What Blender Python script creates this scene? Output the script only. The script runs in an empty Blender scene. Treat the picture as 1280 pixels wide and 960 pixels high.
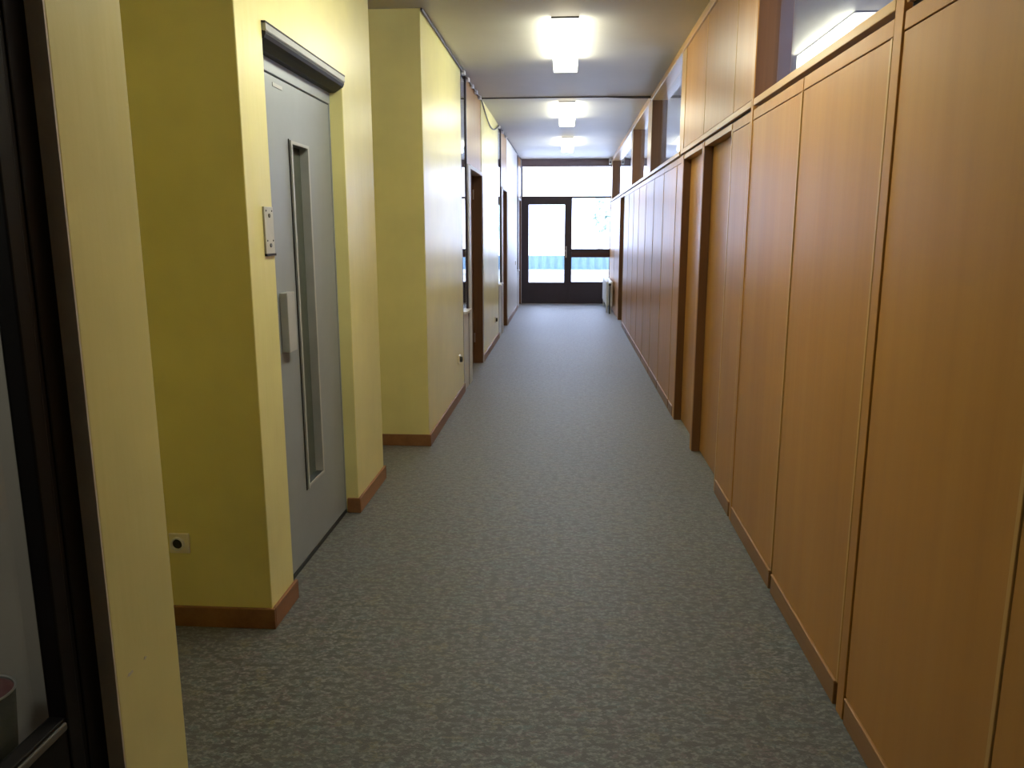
import bpy, bmesh, math, random
from mathutils import Vector, Matrix
random.seed(7)
SC = bpy.context.scene
C = SC.collection
XR, XL, XB, XD = 0.9036, -0.9923, -1.1481, -1.22      # right panelling, left wall, lift block, lift door plane
ZT, ZC, YE = 2.139, 2.996, 17.12                      # panel top, ceiling, end screen

# ------------------------------------------------------------------ materials
def new_mat(name):
    m = bpy.data.materials.new(name); m.use_nodes = True
    nt = m.node_tree; nt.nodes.clear()
    out = nt.nodes.new('ShaderNodeOutputMaterial')
    return m, nt, out
def N(nt, t, **kw):
    n = nt.nodes.new(t)
    for k, v in kw.items():
        if k.startswith('i_'):
            n.inputs[k[2:].replace('_', ' ')].default_value = v
        else: setattr(n, k, v)
    return n
def rgb(c): return (c[0], c[1], c[2], 1)
def ramp(nt, src, stops):
    r = nt.nodes.new('ShaderNodeValToRGB')
    e = r.color_ramp.elements
    while len(e) < len(stops): e.new(0.5)
    for el, (p, c) in zip(e, stops): el.position = p; el.color = rgb(c) if len(c) == 3 else c
    nt.links.new(src, r.inputs[0]); return r.outputs[0]
def coords(nt, scale=(1,1,1), kind='Object', rnd=0.0):
    tc = nt.nodes.new('ShaderNodeTexCoord'); mp = nt.nodes.new('ShaderNodeMapping')
    mp.inputs['Scale'].default_value = scale
    nt.links.new(tc.outputs[kind], mp.inputs['Vector'])
    if rnd:
        oi = nt.nodes.new('ShaderNodeObjectInfo')
        mu = N(nt, 'ShaderNodeMath', operation='MULTIPLY'); mu.inputs[1].default_value = rnd
        nt.links.new(oi.outputs['Random'], mu.inputs[0])
        nt.links.new(mu.outputs[0], mp.inputs['Location'])
    return mp.outputs[0]
def noise(nt, vec, scale, detail=4, rough=0.55):
    n = N(nt, 'ShaderNodeTexNoise'); n.inputs['Scale'].default_value = scale
    n.inputs['Detail'].default_value = detail; n.inputs['Roughness'].default_value = rough
    nt.links.new(vec, n.inputs['Vector']); return n.outputs['Fac']
def mixc(nt, fac, a, b, mode='MIX'):
    m = nt.nodes.new('ShaderNodeMix'); m.data_type = 'RGBA'; m.blend_type = mode
    for sock, v in ((m.inputs[0], fac), (m.inputs[6], a), (m.inputs[7], b)):
        if hasattr(v, 'links') or hasattr(v, 'is_linked'): nt.links.new(v, sock)
        elif isinstance(v, (int, float)): sock.default_value = v
        else: sock.default_value = rgb(v)
    return m.outputs[2]
def finish(nt, out, col, rough, bump=None, bstr=0.1, bdist=0.01, spec=0.5, metal=0.0, coat=0.0, crough=0.1, sheen=0.0):
    b = nt.nodes.new('ShaderNodeBsdfPrincipled')
    for sock, v in ((b.inputs['Base Color'], col), (b.inputs['Roughness'], rough)):
        if hasattr(v, 'is_linked'): nt.links.new(v, sock)
        elif isinstance(v, (int, float)): sock.default_value = v
        else: sock.default_value = rgb(v)
    b.inputs['Specular IOR Level'].default_value = spec
    b.inputs['Metallic'].default_value = metal
    b.inputs['Coat Weight'].default_value = coat
    b.inputs['Coat Roughness'].default_value = crough
    b.inputs['Sheen Weight'].default_value = sheen
    b.inputs['Sheen Roughness'].default_value = 0.6
    if bump is not None:
        bp = nt.nodes.new('ShaderNodeBump'); bp.inputs['Strength'].default_value = bstr; bp.inputs['Distance'].default_value = bdist
        nt.links.new(bump, bp.inputs['Height']); nt.links.new(bp.outputs[0], b.inputs['Normal'])
    nt.links.new(b.outputs[0], out.inputs[0]); return b
def plain(name, col, rough=0.5, var=0.06, scale=9, metal=0.0, spec=0.5, bstr=0.03):
    m, nt, out = new_mat(name)
    n = noise(nt, coords(nt), scale)
    lo = tuple(max(0, c*(1-var)) for c in col); hi = tuple(min(1, c*(1+var)) for c in col)
    finish(nt, out, ramp(nt, n, [(0.3, lo), (0.7, hi)]), rough, n, bstr, 0.01, spec, metal); return m

def wood(name, dark, mid, light, rough=0.3, along='z', rnd=13.0, spec=0.5):
    m, nt, out = new_mat(name)
    sc = {'z': (1, 1, 0.035), 'y': (1, 0.035, 1), 'x': (0.035, 1, 1)}[along]
    v = coords(nt, sc, rnd=rnd)
    n1 = noise(nt, v, 9, 5, 0.6); n2 = noise(nt, v, 70, 4, 0.65); n3 = noise(nt, coords(nt, (1,1,1), rnd=rnd), 1.3, 2)
    col = ramp(nt, n1, [(0.25, dark), (0.5, mid), (0.78, light)])
    col = mixc(nt, 0.22, col, ramp(nt, n2, [(0.3, dark), (0.7, light)]))
    col = mixc(nt, 0.22, col, ramp(nt, n3, [(0.3, tuple(c*0.75 for c in mid)), (0.7, light)]))
    rr = ramp(nt, n2, [(0.2, (rough-0.05,)*3), (0.8, (rough+0.06,)*3)])
    finish(nt, out, col, rr, n2, 0.035, 0.002, spec); return m

def paint(name, col, rough, wav=0.25, streak=True, var=0.08):
    m, nt, out = new_mat(name)
    v = coords(nt); vs = coords(nt, (1, 1, 0.10) if streak else (1, 1, 1))
    n1 = noise(nt, v, 2.2, 3); n2 = noise(nt, vs, 11, 3); n3 = noise(nt, v, 90, 3)
    lo = tuple(c*(1-var) for c in col); hi = tuple(min(1, c*(1+var)) for c in col)
    c = ramp(nt, n1, [(0.3, lo), (0.7, hi)])
    c = mixc(nt, 0.10, c, ramp(nt, n2, [(0.35, lo), (0.65, hi)]))
    ad = N(nt, 'ShaderNodeMath', operation='MULTIPLY_ADD'); ad.inputs[1].default_value = 0.06
    nt.links.new(n3, ad.inputs[0]); nt.links.new(n2, ad.inputs[2])
    finish(nt, out, c, rough, ad.outputs[0], wav, 0.012, spec=0.36); return m

def carpet_mat():
    m, nt, out = new_mat('carpet')
    v = coords(nt)
    base = ramp(nt, noise(nt, v, 5.0, 4, 0.6), [(0.30, (0.0456, 0.0475, 0.0475)), (0.45, (0.0515, 0.0583, 0.0499)), (0.55, (0.0535, 0.0613, 0.0627)), (0.72, (0.0515, 0.0510, 0.0608))])
    # mauve, teal and ochre flecks woven as short dashes across the pile
    def dashes(sx, sy, seed, lo, hi):
        mp = nt.nodes.new('ShaderNodeMapping'); mp.inputs['Scale'].default_value = (sx, sy, 1)
        mp.inputs['Location'].default_value = (seed, seed*1.7, 0)
        tc = nt.nodes.new('ShaderNodeTexCoord'); nt.links.new(tc.outputs['Object'], mp.inputs['Vector'])
        return ramp(nt, noise(nt, mp.outputs[0], 1.0, 2.5, 0.6), [(lo, (0,0,0)), (hi, (1,1,1))])
    col = mixc(nt, N_mul(nt, dashes(9, 13, 3, 0.53, 0.60), 0.85), base, (0.072, 0.040, 0.046))
    col = mixc(nt, N_mul(nt, dashes(8, 12, 11, 0.54, 0.61), 0.85), col, (0.030, 0.066, 0.066))
    col = mixc(nt, N_mul(nt, dashes(8, 12, 23, 0.55, 0.62), 0.85), col, (0.086, 0.076, 0.030))
    col = mixc(nt, N_mul(nt, dashes(58, 72, 31, 0.49, 0.57), 0.8), col, (0.150, 0.168, 0.155))
    col = mixc(nt, N_mul(nt, dashes(24, 40, 47, 0.52, 0.56), 0.95), col, (0.007, 0.007, 0.008))
    col = mixc(nt, N_mul(nt, dashes(48, 66, 5, 0.52, 0.58), 0.80), col, (0.014, 0.014, 0.014))
    # faint tile-to-tile difference
    ch = N(nt, 'ShaderNodeTexWhiteNoise', noise_dimensions='2D')
    sn = N(nt, 'ShaderNodeVectorMath', operation='FLOOR'); nt.links.new(coords(nt, (1.1, 1.1, 1)), sn.inputs[0]); nt.links.new(sn.outputs[0], ch.inputs['Vector'])
    col = mixc(nt, 0.14, col, ramp(nt, ch.outputs['Value'], [(0, (0.0495, 0.0510, 0.0528)), (1, (0.0880, 0.1020, 0.1089))]))
    hgt = noise(nt, v, 240, 2)
    finish(nt, out, col, 0.52, hgt, 0.30, 0.004, 0.5, sheen=0.34); return m
def N_mul(nt, s, k):
    mu = N(nt, 'ShaderNodeMath', operation='MULTIPLY'); mu.inputs[1].default_value = k
    nt.links.new(s, mu.inputs[0]); return mu.outputs[0]

def glass_mat(name, tint=(0.9, 0.93, 0.93), f0=0.05, rough=0.0):
    m, nt, out = new_mat(name)
    g = N(nt, 'ShaderNodeNewGeometry')
    d = N(nt, 'ShaderNodeVectorMath', operation='DOT_PRODUCT')
    nt.links.new(g.outputs['Normal'], d.inputs[0]); nt.links.new(g.outputs['Incoming'], d.inputs[1])
    ab = N(nt, 'ShaderNodeMath', operation='ABSOLUTE'); nt.links.new(d.outputs['Value'], ab.inputs[0])
    on = N(nt, 'ShaderNodeMath', operation='SUBTRACT'); on.inputs[0].default_value = 1; nt.links.new(ab.outputs[0], on.inputs[1])
    pw = N(nt, 'ShaderNodeMath', operation='POWER'); pw.inputs[1].default_value = 5; nt.links.new(on.outputs[0], pw.inputs[0])
    ma = N(nt, 'ShaderNodeMath', operation='MULTIPLY_ADD'); ma.inputs[1].default_value = 1-f0; ma.inputs[2].default_value = f0
    nt.links.new(pw.outputs[0], ma.inputs[0])
    t = N(nt, 'ShaderNodeBsdfTransparent'); t.inputs[0].default_value = rgb(tint)
    gl = N(nt, 'ShaderNodeBsdfGlossy'); gl.inputs['Roughness'].default_value = rough; gl.inputs[0].default_value = (1, 1, 1, 1)
    mx = N(nt, 'ShaderNodeMixShader')
    nt.links.new(ma.outputs[0], mx.inputs[0]); nt.links.new(t.outputs[0], mx.inputs[1]); nt.links.new(gl.outputs[0], mx.inputs[2])
    nt.links.new(mx.outputs[0], out.inputs[0]); return m
def emit_mat(name, col, s):
    m, nt, out = new_mat(name)
    n = noise(nt, coords(nt), 3, 2)
    e = N(nt, 'ShaderNodeEmission'); e.inputs['Strength'].default_value = s
    nt.links.new(ramp(nt, n, [(0.2, tuple(c*0.96 for c in col)), (0.8, col)]), e.inputs[0])
    nt.links.new(e.outputs[0], out.inputs[0]); return m

LAMP = 6.2
M = dict(
 carpet=carpet_mat(),
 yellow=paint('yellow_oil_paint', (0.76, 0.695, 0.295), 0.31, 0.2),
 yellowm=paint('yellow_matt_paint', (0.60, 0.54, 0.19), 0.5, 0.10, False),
 ceil=paint('ceiling_paint', (0.52, 0.495, 0.44), 0.5, 0.05, False, 0.04),
 jamb=plain('grey_plaster', (0.62, 0.58, 0.50), 0.7),
 veneer=wood('oak_veneer', (0.36, 0.158, 0.032), (0.43, 0.202, 0.045), (0.49, 0.248, 0.062), 0.36, spec=0.34),
 edge=wood('pale_oak_edge', (0.42, 0.22, 0.06), (0.50, 0.29, 0.09), (0.58, 0.35, 0.12), 0.32),
 edgey=wood('pale_oak_rail', (0.42, 0.22, 0.06), (0.50, 0.29, 0.09), (0.58, 0.35, 0.12), 0.32, 'y'),
 jambw=wood('brown_jamb_wood', (0.085, 0.032, 0.011), (0.135, 0.055, 0.018), (0.19, 0.082, 0.028), 0.38),
 base=wood('skirting_wood', (0.14, 0.055, 0.02), (0.24, 0.105, 0.04), (0.33, 0.16, 0.065), 0.45, 'y'),
 bead=wood('plinth_bead_wood', (0.25, 0.115, 0.036), (0.34, 0.165, 0.055), (0.42, 0.22, 0.08), 0.4, 'y'),
 plinth=wood('plinth_wood', (0.17, 0.075, 0.024), (0.25, 0.12, 0.042), (0.32, 0.165, 0.06), 0.4, 'y'),
 gap=plain('dark_gap', (0.012, 0.008, 0.006), 0.8),
 frame=plain('dark_brown_frame', (0.042, 0.030, 0.040), 0.42),
 railbrown=plain('brown_rail', (0.07, 0.025, 0.025), 0.4),
 black=plain('black_frame', (0.007, 0.006, 0.006), 0.55, spec=0.2),
 steel=plain('grey_painted_steel', (0.27, 0.30, 0.315), 0.34, 0.05, 5),
 steellight=plain('pale_grey_steel', (0.42, 0.43, 0.41), 0.35),
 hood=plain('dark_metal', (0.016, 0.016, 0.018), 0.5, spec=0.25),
 hoodlip=plain('grey_lip', (0.34, 0.345, 0.335), 0.42),
 glintgrey=plain('edge_highlight_grey', (0.10, 0.095, 0.08), 0.4),  # grey stands in for light caught on the rail edge
 plategrey=plain('plate_grey', (0.50, 0.49, 0.42), 0.4),
 buttongrey=plain('button_grey', (0.16, 0.16, 0.15), 0.4),
 frosted=plain('frosted_glass', (0.085, 0.10, 0.078), 0.3, 0.12, 30),
 buckdark=plain('dark_bucket', (0.06, 0.065, 0.06), 0.5),
 chrome=plain('brushed_metal', (0.55, 0.55, 0.56), 0.3, metal=0.9),
 white=plain('white_enamel', (0.72, 0.72, 0.70), 0.35),
 offwhite=plain('off_white_paint', (0.62, 0.61, 0.60), 0.45),
 plastic=plain('cream_plastic', (0.78, 0.72, 0.58), 0.4),
 blackp=plain('black_plastic', (0.015, 0.015, 0.015), 0.45),
 roomwall=plain('grey_room_wall', (0.36, 0.34, 0.31), 0.8, 0.05, 3),
 roomdark=plain('dim_room_wall', (0.30, 0.30, 0.33), 0.8),
 red=plain('dark_red_cover', (0.10, 0.012, 0.018), 0.7),
 glass=glass_mat('clear_glass'),
 glasshi=glass_mat('glossy_old_glass', (0.85, 0.87, 0.88), 0.12),
 glassdoor=glass_mat('grey_glass', (0.16, 0.18, 0.16), 0.06),
 lamp=emit_mat('lit_diffuser', (0.96, 0.97, 0.78), LAMP),
  lampend=emit_mat('lit_end_cap', (1.0, 0.96, 0.82), LAMP*0.2),
 lampfill=emit_mat('fill_lit_diffuser', (0.98, 0.96, 0.78), LAMP*1.5),  # brighter diffuser for the added light above the viewer
 cable=plain('grey_cable', (0.07, 0.06, 0.06), 0.5),
 clip=plain('white_clip', (0.8, 0.8, 0.8), 0.4),
 concrete=plain('pale_concrete', (0.70, 0.69, 0.66), 0.8),
 bluesheet=plain('blue_sheet', (0.17, 0.27, 0.33), 0.6),
 leaf=plain('hazed_leaf', (0.40, 0.50, 0.42), 0.8, 0.1, 4),  # foliage paled to put outdoor haze into its colour
 trunk=plain('hazed_bark', (0.52, 0.50, 0.47), 0.9),  # trunk paled likewise, haze painted into the colour
 flake=plain('bare_plaster', (0.62, 0.58, 0.50), 0.9),
 purple=plain('bucket_inside', (0.05, 0.02, 0.05), 0.4),
)

# ------------------------------------------------------------------ mesh helpers (all in world metres)
def BM(): return bmesh.new()
def box(bm, x0, x1, y0, y1, z0, z1, bev=0.0, seg=2):
    if x0 > x1: x0, x1 = x1, x0
    if y0 > y1: y0, y1 = y1, y0
    if z0 > z1: z0, z1 = z1, z0
    r = bmesh.ops.create_cube(bm, size=1.0, matrix=Matrix.Translation(((x0+x1)/2, (y0+y1)/2, (z0+z1)/2)) @ Matrix.Diagonal((x1-x0, y1-y0, z1-z0, 1)))
    if bev > 0:
        es = list({e for v in r['verts'] for e in v.link_edges})
        bmesh.ops.bevel(bm, geom=es, offset=bev, segments=seg, affect='EDGES', profile=0.5)
    return bm
def tube(bm, pts, r, seg=10):
    pts = [Vector(p) for p in pts]; rings = []
    for i, p in enumerate(pts):
        a = pts[max(i-1, 0)]; b = pts[min(i+1, len(pts)-1)]
        t = (b-a).normalized(); up = Vector((0, 0, 1)) if abs(t.z) < 0.9 else Vector((1, 0, 0))
        s = t.cross(up).normalized(); u = s.cross(t)
        rings.append([bm.verts.new(p + s*r*math.cos(k*2*math.pi/seg) + u*r*math.sin(k*2*math.pi/seg)) for k in range(seg)])
    for a, b in zip(rings, rings[1:]):
        for k in range(seg): bm.faces.new((a[k], a[(k+1) % seg], b[(k+1) % seg], b[k]))
    bm.faces.new(rings[0][::-1]); bm.faces.new(rings[-1]); return bm
def lathe(bm, prof, cx, cy, seg=40, axis='z', c3=0.0):
    # profile of (radius, height); the axis is vertical, or points along -y from plane y=cy
    rings = []
    for r, h in prof:
        ring = []
        for k in range(seg):
            a = 2*math.pi*k/seg
            if axis == 'z': ring.append(bm.verts.new((cx + r*math.cos(a), cy + r*math.sin(a), h)))
            elif axis == '-y': ring.append(bm.verts.new((cx + r*math.cos(a), cy - h, c3 + r*math.sin(a))))
            else: ring.append(bm.verts.new((cx + h, cy + r*math.cos(a), c3 + r*math.sin(a))))
        rings.append(ring)
    for a, b in zip(rings, rings[1:]):
        for k in range(seg): bm.faces.new((a[k], a[(k+1) % seg], b[(k+1) % seg], b[k]))
    if prof[0][0] > 1e-4: bm.faces.new(rings[0][::-1])
    if prof[-1][0] > 1e-4: bm.faces.new(rings[-1])
    bmesh.ops.recalc_face_normals(bm, faces=bm.faces[:])
    return bm
def prism_y(bm, prof, y0, y1):                         # profile of (x, z) run along y
    a = [bm.verts.new((x, y0, z)) for x, z in prof]; b = [bm.verts.new((x, y1, z)) for x, z in prof]
    n = len(prof)
    for k in range(n): bm.faces.new((a[k], a[(k+1) % n], b[(k+1) % n], b[k]))
    bm.faces.new(a[::-1]); bm.faces.new(b)
    bmesh.ops.recalc_face_normals(bm, faces=bm.faces[:]); return bm
def wloc(o):
    p = Vector((0, 0, 0))
    while o: p += o.location; o = o.parent
    return p
def obj(name, bm, mat, parent=None, origin=None, smooth=False):
    og = wloc(parent) if parent else Vector((0, 0, 0))
    loc = Vector(origin) - og if origin is not None else Vector((0, 0, 0))
    bmesh.ops.translate(bm, verts=bm.verts[:], vec=-(og+loc))
    me = bpy.data.meshes.new(name); bm.to_mesh(me); bm.free()
    me.materials.append(M[mat] if isinstance(mat, str) else mat)
    if smooth:
        for p in me.polygons: p.use_smooth = True
    o = bpy.data.objects.new(name, me); C.objects.link(o); o.location = loc
    if parent: o.parent = parent
    return o
def thing(name, label, cat, loc, group=None):
    o = bpy.data.objects.new(name, None); C.objects.link(o); o.location = loc; o.empty_display_size = 0.1
    return tag(o, label, cat, group)
def tag(o, label, cat, group=None):
    o['label'] = label; o['category'] = cat
    if group: o['group'] = group
    return o
def struct(name, bm, mat, parent=None):
    o = obj(name, bm, mat, parent)
    if not parent: o['kind'] = 'structure'
    return o
def sroot(name, loc):
    o = bpy.data.objects.new(name, None); C.objects.link(o); o.location = loc; o['kind'] = 'structure'; o.empty_display_size = 0.1
    return o
def boxo(name, mat, parent, *a, bev=0.0, smooth=False): return obj(name, box(BM(), *a, bev=bev), mat, parent, smooth=smooth)
def copy_tree(o, parent=None):
    c = o.copy(); C.objects.link(c)
    if parent: c.parent = parent
    for ch in list(o.children): copy_tree(ch, c)
    return c

# ------------------------------------------------------------------ the shell
YB = -2.6
struct('floor', box(BM(), -3.2, 4.4, YB, YE+0.12, -0.2, 0), 'carpet')
struct('ceiling', box(BM(), -3.2, 4.4, YB, 9.14, ZC, ZC+0.2), 'ceil')
struct('ceiling', box(BM(), -3.2, 4.4, 9.14, YE+0.12, ZC+0.02, ZC+0.2), 'ceil')
struct('trim_1', box(BM(), XL, XR, 9.13, 9.155, ZC-0.010, ZC+0.02, 0.003), 'cable')     # the joint across the ceiling
struct('wall_back', box(BM(), -3.2, 4.4, YB-0.1, YB, 0, ZC+0.1), 'veneer')

# left wall: near pier, recess, lift block, long pier, wall pieces between the doorways
b = BM()
box(b, -1.10, XL, 1.53, 1.80, 0, ZC, 0.004)
box(b, -2.0, -1.10, 1.742, 1.80, 0, ZC)
struct('wall_left', b, 'yellow')
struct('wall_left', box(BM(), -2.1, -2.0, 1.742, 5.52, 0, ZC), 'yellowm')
b = BM()
box(b, -2.0, XB, 2.81, 3.06, 0, ZC, 0.004)
box(b, -2.0, XB, 4.12, 4.73, 0, ZC, 0.004)
box(b, -2.0, XB, 3.056, 4.124, 2.312, ZC)
box(b, -1.7, -1.6, 3.056, 4.124, 0, 2.312)
struct('wall_left', b, 'yellow')
struct('wall_left', box(BM(), -2.1, XL, 5.52, 7.5, 0, ZC, 0.005), 'yellow')
struct('wall_left', box(BM(), -1.15, XL, 9.25, 11.45, 0, ZC+0.02, 0.004), 'yellow')
struct('wall_left', box(BM(), -1.15, XL, 13.03, 15.72, 0, ZC+0.02, 0.004), 'offwhite')
struct('wall_left', box(BM(), -1.15, -0.985, 16.98, YE+0.1, 0, ZC+0.02), 'offwhite')
struct('wall_left', box(BM(), -1.9, -1.8, 7.5, YE+0.1, 0, ZC+0.02), 'roomdark')          # rooms behind the doorways
struct('trim_2', box(BM(), -1.031, XL-0.0005, 1.5265, 1.5315, 0, ZC), 'jamb')            # bare end of the near pier

# skirting boards
def skirt(*a): struct('baseboard_left', box(BM(), *a, bev=0.003), 'base')
BH = 0.085; T = 0.014
skirt(-1.99, XB+T, 2.81-T, 2.81, 0, BH)
skirt(XB, XB+T, 2.81, 3.075, 0, BH)
skirt(XB-0.06, XB+T, 4.12-T, 4.12, 0, BH)
skirt(XB, XB+T, 4.12, 4.73, 0, BH)
skirt(-1.99, XB+T, 4.73, 4.73+T, 0, BH)
skirt(-1.99, XL+T, 5.52-T, 5.52, 0, BH)
skirt(XL, XL+T, 5.52, 7.5, 0, BH)
skirt(XL, XL+T, 9.28, 11.44, 0, BH)
skirt(XL, XL+T, 13.1, 15.68, 0, BH)
# peeled paint on the near pier, a hand above the floor of the frame
for (yy, zz, w_, h_, lb) in ((1.582, 0.550, 0.034, 0.011, 'larger bare chip in the yellow paint near the foot of the nearest pier'), (1.648, 0.552, 0.014, 0.007, 'smaller bare chip in the nearest pier paint, right of the larger one')):
    b = BM(); vs = []
    for k in range(13):
        a = 2*math.pi*k/13; rr = random.uniform(0.5, 1.15)
        vs.append(b.verts.new((XL+0.0012, yy+w_*0.5*rr*math.cos(a), zz+h_*0.5*rr*math.sin(a))))
    f = b.faces.new(vs); e = bmesh.ops.extrude_face_region(b, geom=[f])
    bmesh.ops.translate(b, verts=[v for v in e['geom'] if isinstance(v, bmesh.types.BMVert)], vec=(-0.0015, 0, 0))
    bmesh.ops.recalc_face_normals(b, faces=b.faces[:])
    tag(obj('paint_chip', b, 'flake'), lb, 'chipped paint', 'chips in the pier paint')

# ------------------------------------------------------------------ lift door
L = thing('lift_door', 'grey steel lift door with tall narrow window set into the yellow wall', 'door', (XD, 3.59, 0))
y0, y1 = 3.065, 4.115
b = BM()                                               # leaf with a slot for the window
wy0, wy1, wz0, wz1 = 3.505, 3.745, 0.36, 1.925
box(b, XD-0.045, XD, y0+0.012, wy0, 0.022, 2.175); box(b, XD-0.045, XD, wy1, y1-0.012, 0.022, 2.175)
box(b, XD-0.045, XD, wy0, wy1, 0.022, wz0); box(b, XD-0.045, XD, wy0, wy1, wz1, 2.175)
obj('leaf', b, 'steel', L)
b = BM()
w = 0.014; p = 0.012
box(b, XD-0.05, XD+p, wy0-w, wy0+0.003, wz0-w, wz1+w, 0.002); box(b, XD-0.05, XD+p*0.3, wy1-0.003, wy1+w, wz0-w, wz1+w, 0.002)
box(b, XD-0.05, XD+p*0.3, wy0, wy1, wz1, wz1+w, 0.002); box(b, XD-0.05, XD+p*0.3, wy0, wy1, wz0-w, wz0, 0.002)
wf = obj('window_frame', b, 'steellight', L)
boxo('pane', 'frosted', wf, XD-0.042, XD-0.037, wy0, wy1, wz0, wz1)
boxo('shade_strip', 'blackp', wf, XD-0.04, XD+0.004, wy0-w-0.007, wy0-w, wz0-w-0.004, wz1+w+0.004)  # black strip painting the shadow gap beside the raised window trim
boxo('threshold', 'blackp', L, XD-0.05, XD+0.004, y0, y1, 0, 0.02)
fr = BM()
box(fr, XD-0.05, XD+0.006, y0-0.005, y1+0.005, 2.18, 2.262, 0.003)
box(fr, XD-0.05, XD+0.003, y0-0.005, y0+0.009, 0.02, 2.2); box(fr, XD-0.05, XD+0.003, y1-0.009, y1+0.005, 0.02, 2.2)
obj('door_frame', fr, 'steel', L)
b = BM()
box(b, XD+0.001, XD+0.036, 3.27, 3.365, 1.035, 1.29, 0.003)
box(b, XD-0.002, XD+0.03, 3.30, 3.34, 1.05, 1.275)
obj('handle', b, 'steellight', L)
boxo('nameplate', 'steellight', L, XD, XD+0.003, 3.33, 3.44, 2.135, 2.15)
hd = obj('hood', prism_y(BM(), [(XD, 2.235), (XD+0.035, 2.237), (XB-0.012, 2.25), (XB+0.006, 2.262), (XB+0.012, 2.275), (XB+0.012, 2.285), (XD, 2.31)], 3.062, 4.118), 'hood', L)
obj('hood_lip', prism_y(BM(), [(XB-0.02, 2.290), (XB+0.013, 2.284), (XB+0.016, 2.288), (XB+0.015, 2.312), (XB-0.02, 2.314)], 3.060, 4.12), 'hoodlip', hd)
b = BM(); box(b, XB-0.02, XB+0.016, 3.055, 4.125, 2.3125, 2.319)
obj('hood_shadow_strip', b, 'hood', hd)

# call plate with its two buttons
P = thing('call_plate', 'small grey lift call plate on the yellow wall left of the lift door', 'call panel', (XB, 3.0, 1.552))
boxo('plate', 'plategrey', P, XB-0.001, XB+0.008, 2.955, 3.045, 1.463, 1.64, bev=0.002)
for z in (1.607, 1.495):
    obj('button', lathe(BM(), [(0.008, 0), (0.008, 0.004), (0.006, 0.006)], XB+0.007, 3.0, 16, 'x', z), 'buttongrey', P)
    for yy in (2.972, 3.03):
        obj('screw', lathe(BM(), [(0.004, 0), (0.003, 0.002)], XB+0.0075, yy, 10, 'x', z+0.018), 'hood', P)
obj('lower_edge', box(BM(), XB, XB+0.01, 2.955, 3.05, 1.455, 1.464), 'hood', P)

# sockets
def socket_y(x, y, z, label):                          # on a wall that faces the camera
    o = thing('wall_socket', label, 'socket', (x, y, z))
    boxo('plate', 'plastic', o, x-0.041, x+0.041, y-0.010, y+0.001, z-0.041, z+0.041, bev=0.004)
    w_ = obj('well', lathe(BM(), [(0.0275, 0.009), (0.0275, 0.020), (0.022, 0.021), (0.019, 0.012)], x-0.004, y, 28, '-y', z), 'white', o, smooth=False)
    obj('face', lathe(BM(), [(0.0205, 0.009), (0.0205, 0.013)], x-0.004, y, 24, '-y', z), 'blackp', w_)
    for dx in (-0.009, 0.009):
        obj('pin_hole', lathe(BM(), [(0.003, 0.0125), (0.003, 0.0137)], x-0.004+dx, y, 8, '-y', z), 'gap', w_)
    return o
socket_y(-1.503, 2.81, 0.349, 'cream wall socket low on the shaded wall beside the lift')
def socket_x(y, z, label, w=0.08):
    o = thing('wall_socket', label, 'socket', (XL, y, z))
    boxo('plate', 'plastic', o, XL-0.001, XL+0.010, y-w/2, y+w/2, z-w/2, z+w/2, bev=0.003)
    obj('well', lathe(BM(), [(0.026, 0.008), (0.026, 0.03), (0.021, 0.032), (0.019, 0.016)], XL, y, 24, 'x', z), 'blackp', o)
    return o
socket_x(7.16, 0.375, 'wall socket low on the long yellow pier before the first doorway')
socket_x(10.88, 0.33, 'wall socket low on the short yellow wall between two doorways')

# ------------------------------------------------------------------ left doorways with sidelights
def doorway(n, y0, y1, side, door0, sill):
    s = sroot('door_%d' % n, (XL, y0, 0)); zt = ZC
    X = XL
    b = BM()
    box(b, X-0.10, X+0.001, y0+0.001, y0+0.014, 0, zt); box(b, X-0.10, X+0.004, side, side+0.05, 0, zt)
    obj('mullion', b, 'frame', s)
    boxo('jamb_trim', 'offwhite', s, X-0.10, X+0.014, side+0.055, door0, 0, 2.19, bev=0.003)
    boxo('sidelight_pane', 'glasshi', s, X-0.012, X-0.006, y0+0.014, side, sill, zt)
    boxo('lower_panel', 'offwhite', s, X-0.06, X+0.004, y0+0.035, side, 0, sill, bev=0.003)
    boxo('sill', 'offwhite', s, X-0.05, X+0.035, y0+0.03, side+0.03, sill-0.005, sill+0.02, bev=0.003)
    boxo('top_panel', 'veneer', s, X-0.06, X-0.004, side+0.05, y1-0.03, 2.20, zt)
    boxo('head_trim', 'offwhite', s, X-0.10, X+0.012, door0, y1, 2.16, 2.2, bev=0.003)
    boxo('far_jamb', 'jambw', s, X-0.16, X+0.004, y1-0.045, y1-0.004, 0, 2.165)
    boxo('far_trim', 'offwhite', s, X-0.05, X+0.012, y1-0.004, y1+0.03, 0, 2.2, bev=0.003)
    lf = boxo('leaf', 'jambw', s, X-0.14, X-0.10, door0, y1-0.05, 0.01, 2.16)
    for z in (0.25, 1.9): obj('hinge', tube(BM(), [(X-0.092, y1-0.055, z), (X-0.092, y1-0.055, z+0.11)], 0.008), 'chrome', lf)
    b = BM(); tube(b, [(X-0.1, door0+0.07, 1.05), (X-0.05, door0+0.07, 1.05), (X-0.045, door0+0.19, 1.05)], 0.009)
    obj('handle', b, 'chrome', lf)
doorway(1, 7.5, 9.25, 7.86, 8.10, 0.76)
doorway(2, 11.45, 13.03, 11.9, 12.15, 0.76)
doorway(3, 15.72, 16.98, 15.95, 16.15, 0.76)

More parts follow.
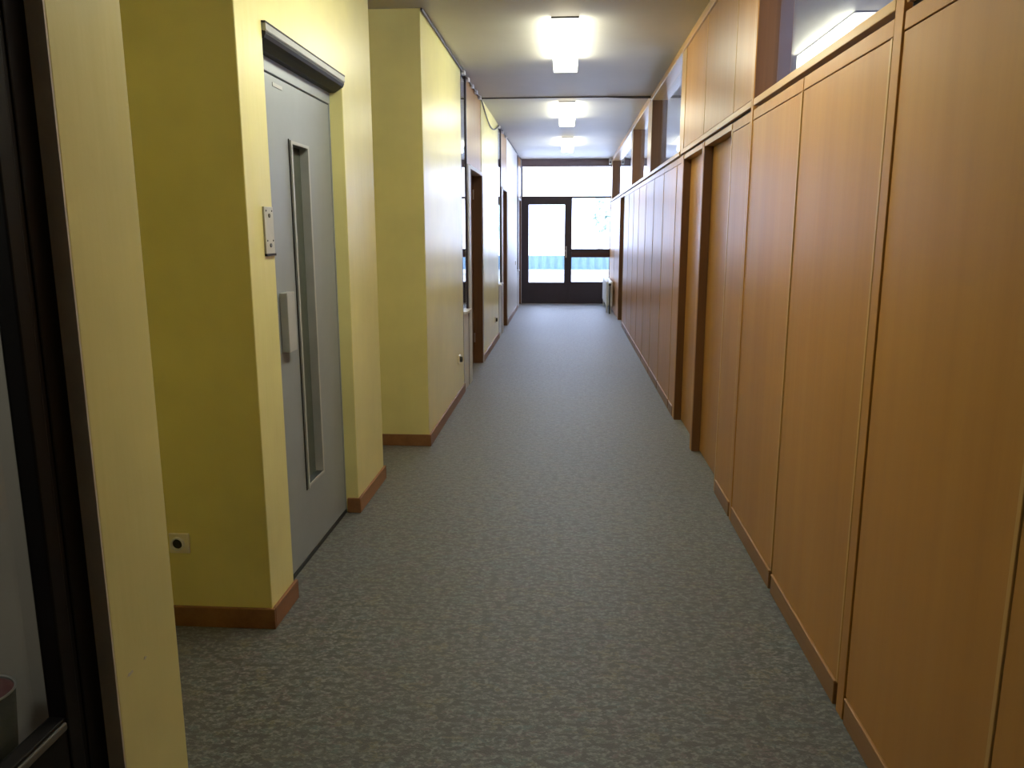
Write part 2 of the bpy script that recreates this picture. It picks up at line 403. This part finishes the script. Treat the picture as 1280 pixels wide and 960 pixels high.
# light switch plate and small wall items on the far left walls
o = thing('light_switch', 'small pale switch on the far left wall beside the last doorway', 'switch', (XL, 15.2, 0.95))
boxo('plate', 'white', o, XL, XL+0.012, 15.16, 15.24, 0.90, 0.98, bev=0.003)
boxo('rocker', 'plastic', o, XL+0.011, XL+0.018, 15.175, 15.225, 0.915, 0.965, bev=0.003)

# ------------------------------------------------------------------ right panelled partition
TH = 0.035
core = BM()
box(core, XR+0.012, XR+0.10, YB, 4.60, 0, ZT-0.006); box(core, XR+0.09, XR+0.14, 4.60, 6.5, 0, ZT-0.006)
box(core, XR+0.012, XR+0.10, 6.5, 13.0, 0, ZT-0.006); box(core, XR+0.12, XR+0.16, 13.0, 13.95, 0, ZT-0.006)
box(core, XR+0.012, XR+0.10, 13.95, YE+0.1, 0, ZT-0.006)
struct('wall_right', core, 'gap')
for (a, c) in ((YB, 2.33), (4.17, 6.72)):
    struct('wall_right', box(BM(), XR+0.0125, XR+0.10, a, c, ZT-0.006, ZC), 'gap')
# sill rail above the panels and cornice under the ceiling
for (a, c) in ((YB, 2.335), (2.41, 4.115), (4.165, 6.66), (6.74, YE)):
    struct('trim_3', box(BM(), XR-0.003, XR+0.10, a, c, ZT+0.010, ZT+0.043, 0.003), 'edgey')
struct('trim_4', box(BM(), XR-0.012, XR+0.10, YB, 9.13, ZC-0.06, ZC, 0.004), 'edgey')
struct('trim_4', box(BM(), XR-0.012, XR+0.10, 9.16, YE, ZC-0.055, ZC+0.02, 0.004), 'edgey')

def bay(y0, y1, label, stile_far=0.0, plinth=True, cat='wall panel', top=ZT, inset=True):
    """one bay of the panelling: veneered board, top rail, optional full-height edge stile and plinth board"""
    yc = (y0+y1)/2
    o = thing('veneer_panel', label, cat, (XR, yc, 0), 'veneered wall panels of the right hand partition')
    g = 0.0025
    ya, yb = y0+g, y1-g-stile_far
    zb = 0.088 if plinth else 0.004
    obj('board', box(BM(), XR, XR+0.012, ya, yb, zb, top-0.062, 0.0015), 'veneer', o, origin=(XR, yc, 1.0))
    obj('top_rail', box(BM(), XR-0.001, XR+0.012, ya, yb, top-0.058, top-0.010, 0.0015), 'veneer', o, origin=(XR, yc+3, 2.0))
    obj('edge_strip', box(BM(), XR-0.003, XR+0.012, ya-0.001, ya+0.014, 0.09 if plinth else 0.004, top-0.0605, 0.002), 'edge', o)
    if plinth:
        obj('plinth', box(BM(), XR-0.006, XR+0.012, y0+0.022, y1-stile_far-0.012, 0, 0.078, 0.003), 'plinth', o)
        obj('plinth_bead', box(BM(), XR-0.008, XR+0.011, y0+0.020, y1-stile_far-0.010, 0.078, 0.087, 0.003), 'bead', o)
    return o
def stile(y0, y1, label, z1=ZC-0.06):
    return tag(obj('panel_post', box(BM(), XR-0.004, XR+0.02, y0, y1, 0, z1, 0.002), 'veneer', origin=(XR, y0, 0)), label, 'post')
bay(0.67, 1.54, 'brown wall panel cut off by the lower right corner of the view')
bay(1.54, 2.343, 'wide brown veneer wall panel nearest the camera on the right')
stile(2.347, 2.405, 'slim full-height veneer post between the two nearest right hand panels')
bay(2.41, 3.268, 'brown veneer wall panel under the near half of the first clerestory window')
bay(3.272, 4.115, 'brown veneer wall panel with bluish sheen under the far half of the first clerestory window')
bay(4.165, 4.60, 'narrow veneer wall panel just before the first of the paired wooden doors')
stile(4.118, 4.160, 'slim veneer post at the far end of the first clerestory window')
# the paired recessed doors
def wood_door(n, y0, y1, depth, leafmat='veneer'):
    s = sroot('door_%d' % n, (XR, y0, 0))
    boxo('leaf', leafmat, s, XR+depth, XR+depth+0.035, y0+0.002, y1-0.002, 0.008, 2.093)
    boxo('head', 'edgey', s, XR-0.001, XR+depth+0.03, y0-0.004, y1+0.004, 2.097, ZT-0.008, bev=0.002)
    boxo('near_jamb', 'edge', s, XR-0.001, XR+depth, y0-0.03, y0, 0, 2.1, bev=0.002)
    boxo('far_jamb', 'jambw', s, XR-0.002, XR+depth, y1, y1+0.012, 0, 2.1)
    return s
wood_door(4, 4.635, 5.50, 0.055)
wood_door(5, 5.60, 6.45, 0.055)
stile(5.515, 5.565, 'slim dark-edged veneer post between the paired wooden doors', ZT-0.008)
stile(6.465, 6.56, 'veneer post on the far side of the paired wooden doors', ZT-0.008)
ys = [6.565, 6.85, 7.74, 8.58, 9.44, 10.33, 11.15, 12.02, 12.93]
names = ['narrow veneer panel just beyond the paired wooden doors',
 'first full-width veneer panel beyond the paired wooden doors', 'second full-width veneer panel beyond the paired wooden doors',
 'third full-width veneer panel beyond the paired wooden doors', 'fourth full-width veneer panel beyond the paired wooden doors',
 'fifth full-width veneer panel beyond the paired wooden doors', 'sixth veneer panel beyond the paired wooden doors',
 'last veneer panel before the far dark doorway on the right']
for a, c, nm in zip(ys, ys[1:], names): bay(a, c, nm)
wood_door(6, 13.03, 13.93, 0.09, 'jambw')
bay(13.98, 15.5, 'wide pale-shining panel between the far right doorway and the radiator', plinth=False)
bay(15.5, YE-0.005, 'wide panel behind the radiator at the end of the hall', plinth=False)

def upper(y0, y1, label):
    o = thing('upper_panel', label, 'wall panel', (XR, (y0+y1)/2, ZT), 'veneered panels above the doors')
    obj('board', box(BM(), XR, XR+0.012, y0+0.003, y1-0.003, ZT+0.046, ZC-0.062, 0.0015), 'veneer', o, origin=(XR, (y0+y1)/2, ZT))
    obj('edge_strip', box(BM(), XR-0.002, XR+0.012, y0+0.001, y0+0.012, ZT+0.046, ZC-0.0625, 0.0015), 'edge', o)
upper(4.165, 4.61, 'narrow upper veneer panel beside the first clerestory window')
upper(4.61, 5.58, 'upper veneer panel above the nearer of the paired wooden doors')
upper(5.58, 6.50, 'yellowish upper veneer panel above the farther of the paired wooden doors')
upper(0.6, 2.343, 'upper veneer panel high on the right nearest the camera')

# clerestory windows
XP = 0.985
def clerestory(n, y0, y1):
    s = sroot('window_%d' % n, (XR, y0, ZT)); z0, z1 = ZT+0.043, ZC-0.058
    boxo('far_jamb', 'jambw', s, XR+0.001, XP+0.02, y1-0.006, y1+0.004, z0, z1)
    boxo('near_jamb', 'jambw', s, XR+0.001, XP+0.02, y0-0.004, y0+0.006, z0, z1)
    boxo('pane', 'glasshi', s, XP, XP+0.005, y0, y1, z0-0.01, z1+0.01)
    boxo('sill_board', 'edgey', s, XR+0.01, XP+0.03, y0, y1, z0-0.02, z0-0.0005)
    return s
clerestory(1, 2.41, 4.118)
clerestory(2, 6.76, 9.05)
clerestory(3, 9.46, 11.60)
clerestory(4, 11.90, 16.75)
def post(y0, y1): struct('trim_5', box(BM(), XR-0.002, XP+0.03, y0, y1, ZT+0.043, ZC-0.056, 0.002), 'edge')
post(6.52, 6.752); post(9.056, 9.452); post(11.606, 11.892); post(16.757, YE)
# rooms behind the clerestory windows
b = BM()
box(b, 4.2, 4.3, YB, YE+0.1, 0, 0.9); box(b, 4.2, 4.3, YB, YE+0.1, 2.6, ZC+0.02)
for k in range(8): box(b, 4.2, 4.3, YB+k*2.76, YB+k*2.76+0.5, 0.9, 2.6)  # gaps between these piers added to let sky light into the unseen rooms
box(b, XR+0.14, 4.2, 5.2, 5.3, 0, ZC); box(b, XR+0.14, 4.2, YE, YE+0.1, 0, ZC+0.02)
struct('wall_right', b, 'roomdark')

# ------------------------------------------------------------------ end screen: glazed door with transom and side light
E_ = sroot('door_7', (0, YE, 0))
F0, F1 = YE-0.03, YE+0.05
b = BM()
box(b, -0.985, 0.93, F0-0.04, F1, 2.865, ZC+0.02)
obj('header', b, plain('header_brown', (0.22, 0.175, 0.185), 0.5), E_)
b = BM()
box(b, -0.985, -0.962, F0, F1, 0, 2.865); box(b, 0.893, 0.93, F0, F1, 0, 2.865)
box(b, -0.962, 0.893, F0, F1, 2.217, 2.262, 0.004)
box(b, 0.028, 0.088, F0, F1, 0, 2.217, 0.004)
obj('screen_frame', b, 'frame', E_)
b = BM()
box(b, -0.963, -0.831, F0-0.01, F1, 0.0, 2.219, 0.005); box(b, -0.065, 0.029, F0-0.01, F1, 0.0, 2.219, 0.005)
box(b, -0.833, -0.063, F0-0.01, F1, 2.087, 2.219, 0.004); box(b, -0.833, -0.063, F0-0.01, F1, 0.0, 0.449, 0.004)
dl = obj('door_leaf', b, 'frame', E_)
boxo('door_glass', 'glass', dl, -0.833, -0.063, YE+0.01, YE+0.016, 0.447, 2.089)
b = BM()
box(b, -0.045, -0.012, F0-0.018, F0-0.010, 0.98, 1.22, 0.003)
tube(b, [(-0.028, F0-0.015, 1.12), (-0.028, F0-0.06, 1.12), (-0.12, F0-0.06, 1.12)], 0.010)
obj('door_handle', b, 'chrome', dl)
b = BM(); box(b, 0.088, 0.893, F0, F1, 0, 0.462, 0.004)
obj('lower_panel', b, 'frame', E_)
b = BM(); box(b, 0.088, 0.893, F0-0.02, F1, 0.985, 1.08, 0.005)
obj('mid_rail', b, 'railbrown', E_)
b = BM(); box(b, 0.088, 0.893, F0, F1, 1.078, 1.165, 0.004)
obj('mid_rail', b, 'frame', E_)
boxo('side_glass', 'glass', E_, 0.088, 0.893, YE+0.01, YE+0.016, 1.16, 2.22)
boxo('side_glass', 'glass', E_, 0.088, 0.893, YE+0.01, YE+0.016, 0.46, 0.99)
boxo('transom_glass', 'glass', E_, -0.965, 0.895, YE+0.01, YE+0.016, 2.26, 2.87)
struct('wall_end', box(BM(), 0.93, 1.04, YE-0.02, YE+0.1, 0, ZC+0.02), 'frame')
struct('wall_end', box(BM(), -3.2, -1.14, YE, YE+0.1, 0, ZC+0.02), 'roomdark')

# ------------------------------------------------------------------ ceiling lights
def make_light(x, y0, ln, label):
    o = thing('ceiling_light', label, 'ceiling light', (x, y0, ZC), 'fluorescent ceiling lights')
    w, h = 0.10, 0.112
    boxo('base', 'hood', o, x-w+0.004, x+w-0.004, y0+0.004, y0+ln-0.004, ZC-0.014, ZC)
    b = box(BM(), x-w, x+w, y0+0.012, y0+ln-0.012, ZC-h, ZC-0.014)
    es = [e for e in b.edges if abs(e.verts[0].co.y-e.verts[1].co.y) > 0.5 and e.verts[0].co.z < ZC-0.05]
    bmesh.ops.bevel(b, geom=es, offset=0.022, segments=4, affect='EDGES', profile=0.5)
    obj('diffuser', b, 'lamp', o)
    for a in (y0, y0+ln-0.012):
        boxo('end_cap', 'lampend', o, x-w-0.001, x+w+0.001, a, a+0.012, ZC-h-0.001, ZC-0.012, bev=0.002)
    return o
l1 = make_light(-0.035, 5.80, 1.36, 'nearest and largest fluorescent light on the hall ceiling')
for (x, y, dz, lb) in ((-0.025, 9.55, 0.02, 'middle fluorescent light, just beyond the ceiling joint'), (-0.035, 2.62, 0.0, 'added unseen fluorescent fill light on the ceiling almost straight above the viewer'), (-0.02, 13.08, 0.02, 'farthest fluorescent light, nearest the glazed end door')):
    c = copy_tree(l1); c.location = (x, y, ZC+dz); c['label'] = lb
    if y < 3:
        for ch in c.children:                              # added out-of-view fill for the near hall, stronger than the other tubes
            if ch.name.startswith('diffuser'): ch.material_slots[0].link = 'OBJECT'; ch.material_slots[0].material = M['lampfill']

# ------------------------------------------------------------------ cables
cb = thing('ceiling_cable', 'thin dark cable clipped along the top of the left wall', 'cable', (XL, 5.5, ZC))
pts = [(XL+0.012, 5.50, ZC-0.012), (XL+0.012, 9.2, ZC-0.012)]
for k in range(1, 13):
    t = k/12; pts.append((XL+0.014, 9.2+2.2*t, ZC-0.012-0.16*math.sin(math.pi*t)**1.0+0.0*t))
pts += [(XL+0.012, 12, ZC), (XL+0.012, 16.9, ZC)]
obj('cable', tube(BM(), pts, 0.008), 'cable', cb)
for yy in (7.62, 7.95, 8.3, 8.65, 9.0, 11.5, 12.1, 12.7):
    boxo('clip', 'clip', cb, XL-0.002, XL+0.03, yy-0.035, yy+0.035, ZC-0.035, ZC-0.001, bev=0.004)
ca = thing('ceiling_cable', 'short loose cable under the ceiling joint on its right side', 'cable', (0.5, 9.1, ZC))
obj('cable', tube(BM(), [(0.42, 9.118, ZC-0.008), (0.55, 9.09, ZC-0.02), (0.7, 9.07, ZC-0.028), (0.89, 9.06, ZC-0.03)], 0.007), 'cable', ca)
obj('clip', box(BM(), 0.885, 0.905, 9.04, 9.08, ZC-0.05, ZC-0.015, 0.003), 'clip', ca)
sd = thing('ceiling_sensor', 'tiny pale box with dark lens high in the far right corner', 'sensor', (XR-0.045, 16.79, ZC))
boxo('housing', 'white', sd, XR-0.075, XR-0.011, 16.76, 16.82, 2.88, ZC+0.0205, bev=0.006)
obj('lens', lathe(BM(), [(0.018, 0.0), (0.014, 0.010)], XR-0.045, 16.76, 16, '-y', 2.92), 'blackp', sd)

# ------------------------------------------------------------------ radiator
rd = thing('radiator', 'white column radiator standing at the right beside the glazed end door', 'radiator', (0.81, 15.0, 0))
for k in range(16):
    yy = 15.05+k*0.105
    b = BM()
    box(b, 0.745, 0.785, yy, yy+0.07, 0.13, 0.60, 0.018); box(b, 0.825, 0.865, yy, yy+0.07, 0.13, 0.60, 0.018)
    box(b, 0.755, 0.855, yy+0.005, yy+0.065, 0.15, 0.22, 0.015); box(b, 0.755, 0.855, yy+0.005, yy+0.065, 0.51, 0.58, 0.015)
    obj('column', b, 'white', rd)
b = BM(); tube(b, [(0.805, 15.03, 0.18), (0.805, 16.72, 0.18)], 0.022); tube(b, [(0.805, 15.03, 0.55), (0.805, 16.72, 0.55)], 0.022)
obj('header_pipe', b, 'white', rd)
for yy in (15.16, 16.6):
    b = BM(); box(b, 0.755, 0.775, yy, yy+0.04, 0, 0.14, 0.004); box(b, 0.835, 0.855, yy, yy+0.04, 0, 0.14, 0.004); obj('foot', b, 'white', rd)
b = BM(); tube(b, [(0.805, 15.04, 0.55), (0.805, 14.96, 0.55), (0.805, 14.94, 0.50), (0.805, 14.94, 0.0)], 0.011)
obj('supply_pipe', b, 'hood', rd)
obj('valve', lathe(BM(), [(0.016, 0.0), (0.024, 0.01), (0.024, 0.05), (0.016, 0.06)], 0.805, 14.98, 16, '-y', 0.55), 'blackp', rd)

# ------------------------------------------------------------------ near left glazed partition and the room behind it
X0, X1 = -1.072, -1.03
G = sroot('window_5', (X1, 1.0, 0))
b = BM()
box(b, X0, X1, 1.408, 1.452, 0, ZC, 0.004); box(b, X0, X1-0.004, 1.448, 1.47, 0, ZC); box(b, X0, X1, 1.466, 1.538, 0, ZC, 0.004)
box(b, X0, X1, -0.6, -0.45, 0, ZC)
obj('upright', b, 'black', G)
b = BM()
box(b, X0, X1-0.004, -0.45, 1.41, 0.05, 0.553, 0.003)
box(b, X0, X1, -0.45, 1.41, 0, 0.10, 0.003)
obj('bottom_panel', b, 'black', G)
obj('rail_highlight', box(BM(), X1-0.012, X1+0.002, -0.45, 1.405, 0.528, 0.546, 0.004), 'glintgrey', G)  # grey strip painting the highlight along the rail's front upper edge
boxo('pane', 'glass', G, -1.070, -1.066, -0.45, 1.408, 0.553, ZC)
struct('wall_left', box(BM(), -3.1, -1.10, 1.70, 1.742, 0, ZC), 'roomwall')
struct('wall_left', box(BM(), -3.2, -3.1, YB, 1.742, 0, ZC), 'roomwall')
struct('wall_left', box(BM(), X0, XL, YB, -0.6, 0, ZC), 'yellow')
tag(obj('low_platform', box(BM(), -2.9, -1.2, 0.6, 1.70, 0, 0.25, 0.01), 'red'), 'dark red low surface seen through the glass at lower left', 'platform')
bk = thing('bucket', 'metal-rimmed bucket partly cut off at the lower left edge', 'bucket', (-1.50, 1.50, 0.25))
bx, by = -1.345, 1.560
bk.location = (bx, by, 0.25)
obj('body', lathe(BM(), [(0.052, 0.25), (0.054, 0.252), (0.070, 0.50), (0.068, 0.50), (0.052, 0.262), (0.0, 0.262)], bx, by, 48), 'buckdark', bk, smooth=True)
obj('liner', lathe(BM(), [(0.0, 0.30), (0.0545, 0.30), (0.0672, 0.496), (0.0655, 0.496), (0.05, 0.31)], bx, by, 48), 'red', bk, smooth=True)
b = BM(); ring = [(bx+0.070*math.cos(a), by+0.070*math.sin(a), 0.501) for a in [2*math.pi*k/48 for k in range(49)]]
obj('rim', tube(b, ring, 0.0028, 8), 'chrome', bk, smooth=True)

# ------------------------------------------------------------------ outside the end door
struct('floor', box(BM(), -8, 8, YE+0.12, 20.4, -0.3, -0.03), 'concrete')
pw_ = thing('parapet', 'pale terrace parapet topped by a bluish ribbed sheet, beyond the glazed door', 'parapet', (0, 20, 0))
boxo('low_wall', 'concrete', pw_, -7, 7, 20.0, 20.2, -0.03, 0.50, bev=0.01)
boxo('coping', 'concrete', pw_, -7, 7, 19.95, 20.25, 0.50, 0.58, bev=0.01)
b = BM(); n = 280; prev = None
for k in range(n+1):
    x = -7+14*k/n; y = 20.1+0.02*(1 if (k//2) % 2 else -1)
    q = [b.verts.new((x, y, 0.57)), b.verts.new((x, y, 0.93)), b.verts.new((x, y+0.008, 0.93)), b.verts.new((x, y+0.008, 0.57))]
    if prev:
        for j in range(4): b.faces.new((prev[j], prev[(j+1) % 4], q[(j+1) % 4], q[j]))
    prev = q
bmesh.ops.recalc_face_normals(b, faces=b.faces[:])
obj('ribbed_sheet', b, 'bluesheet', pw_)
tr = thing('tree', 'faint pale green tree far outside, seen through the right pane', 'tree', (1.95, 48, -6))
obj('trunk', tube(BM(), [(1.95, 48, -6), (1.97, 48, -2), (1.93, 48, 1.5)], 0.16, 10), 'trunk', tr)
b = BM()
for k in range(240):
    a = random.uniform(0, 6.28); u = random.uniform(-1, 1); rr = random.uniform(0.3, 1)
    c = Vector((1.95+0.75*rr*math.cos(a)*math.sqrt(1-u*u), 48+0.75*rr*math.sin(a)*math.sqrt(1-u*u), 2.3+1.2*u*rr))
    bmesh.ops.create_icosphere(b, subdivisions=1, radius=random.uniform(0.10, 0.2), matrix=Matrix.Translation(c) @ Matrix.Rotation(a, 4, 'X'))
obj('crown', b, 'leaf', tr)

# ------------------------------------------------------------------ light, sky, camera
w = bpy.data.worlds.new('overcast_sky'); SC.world = w; w.use_nodes = True
nt = w.node_tree; bg = nt.nodes['Background']
tc = nt.nodes.new('ShaderNodeTexCoord'); n_ = noise(nt, tc.outputs['Generated'], 2.5, 4)
nt.links.new(ramp(nt, n_, [(0.3, (0.55, 0.64, 1.0)), (0.7, (0.63, 0.71, 1.0))]), bg.inputs[0])
bg.inputs[1].default_value = 3.7

pl = bpy.data.lights.new('room_fill', 'POINT'); pl.energy = 9; pl.color = (1, 0.95, 0.85); pl.shadow_soft_size = 0.15  # added unseen point light to brighten the room behind the left glass
po = bpy.data.objects.new('room_fill', pl); C.objects.link(po); po.location = (-2.1, 0.4, 2.6)

f, pit, yaw, rol = 982.08, .192896, .0696408, -.0011788
cp, sp, cy, sy, cr, sr = math.cos(pit), math.sin(pit), math.cos(yaw), math.sin(yaw), math.cos(rol), math.sin(rol)
fw = Vector((-sy*cp, cy*cp, -sp)); rt = Vector((cy, sy, 0)); upv = rt.cross(fw)
r2 = rt*cr+upv*sr; u2 = upv*cr-rt*sr
cam = bpy.data.cameras.new('camera'); co = bpy.data.objects.new('camera', cam); C.objects.link(co)
mw = Matrix((r2, u2, -fw)).transposed().to_4x4(); mw.translation = (0, 0, 1.55)
co.matrix_world = mw
cam.sensor_width = 36; cam.lens = f*36/1280; cam.clip_start = 0.02; cam.clip_end = 300
SC.camera = co
SC.view_settings.view_transform = 'Standard'; SC.view_settings.look = 'None'
SC.view_settings.exposure = 1.75; SC.view_settings.gamma = 1.0; SC.view_settings.use_curve_mapping = False
SC.cycles.max_bounces = 12; SC.cycles.diffuse_bounces = 6; SC.cycles.glossy_bounces = 6; SC.cycles.transparent_max_bounces = 16
SC.cycles.sample_clamp_indirect = 6.0
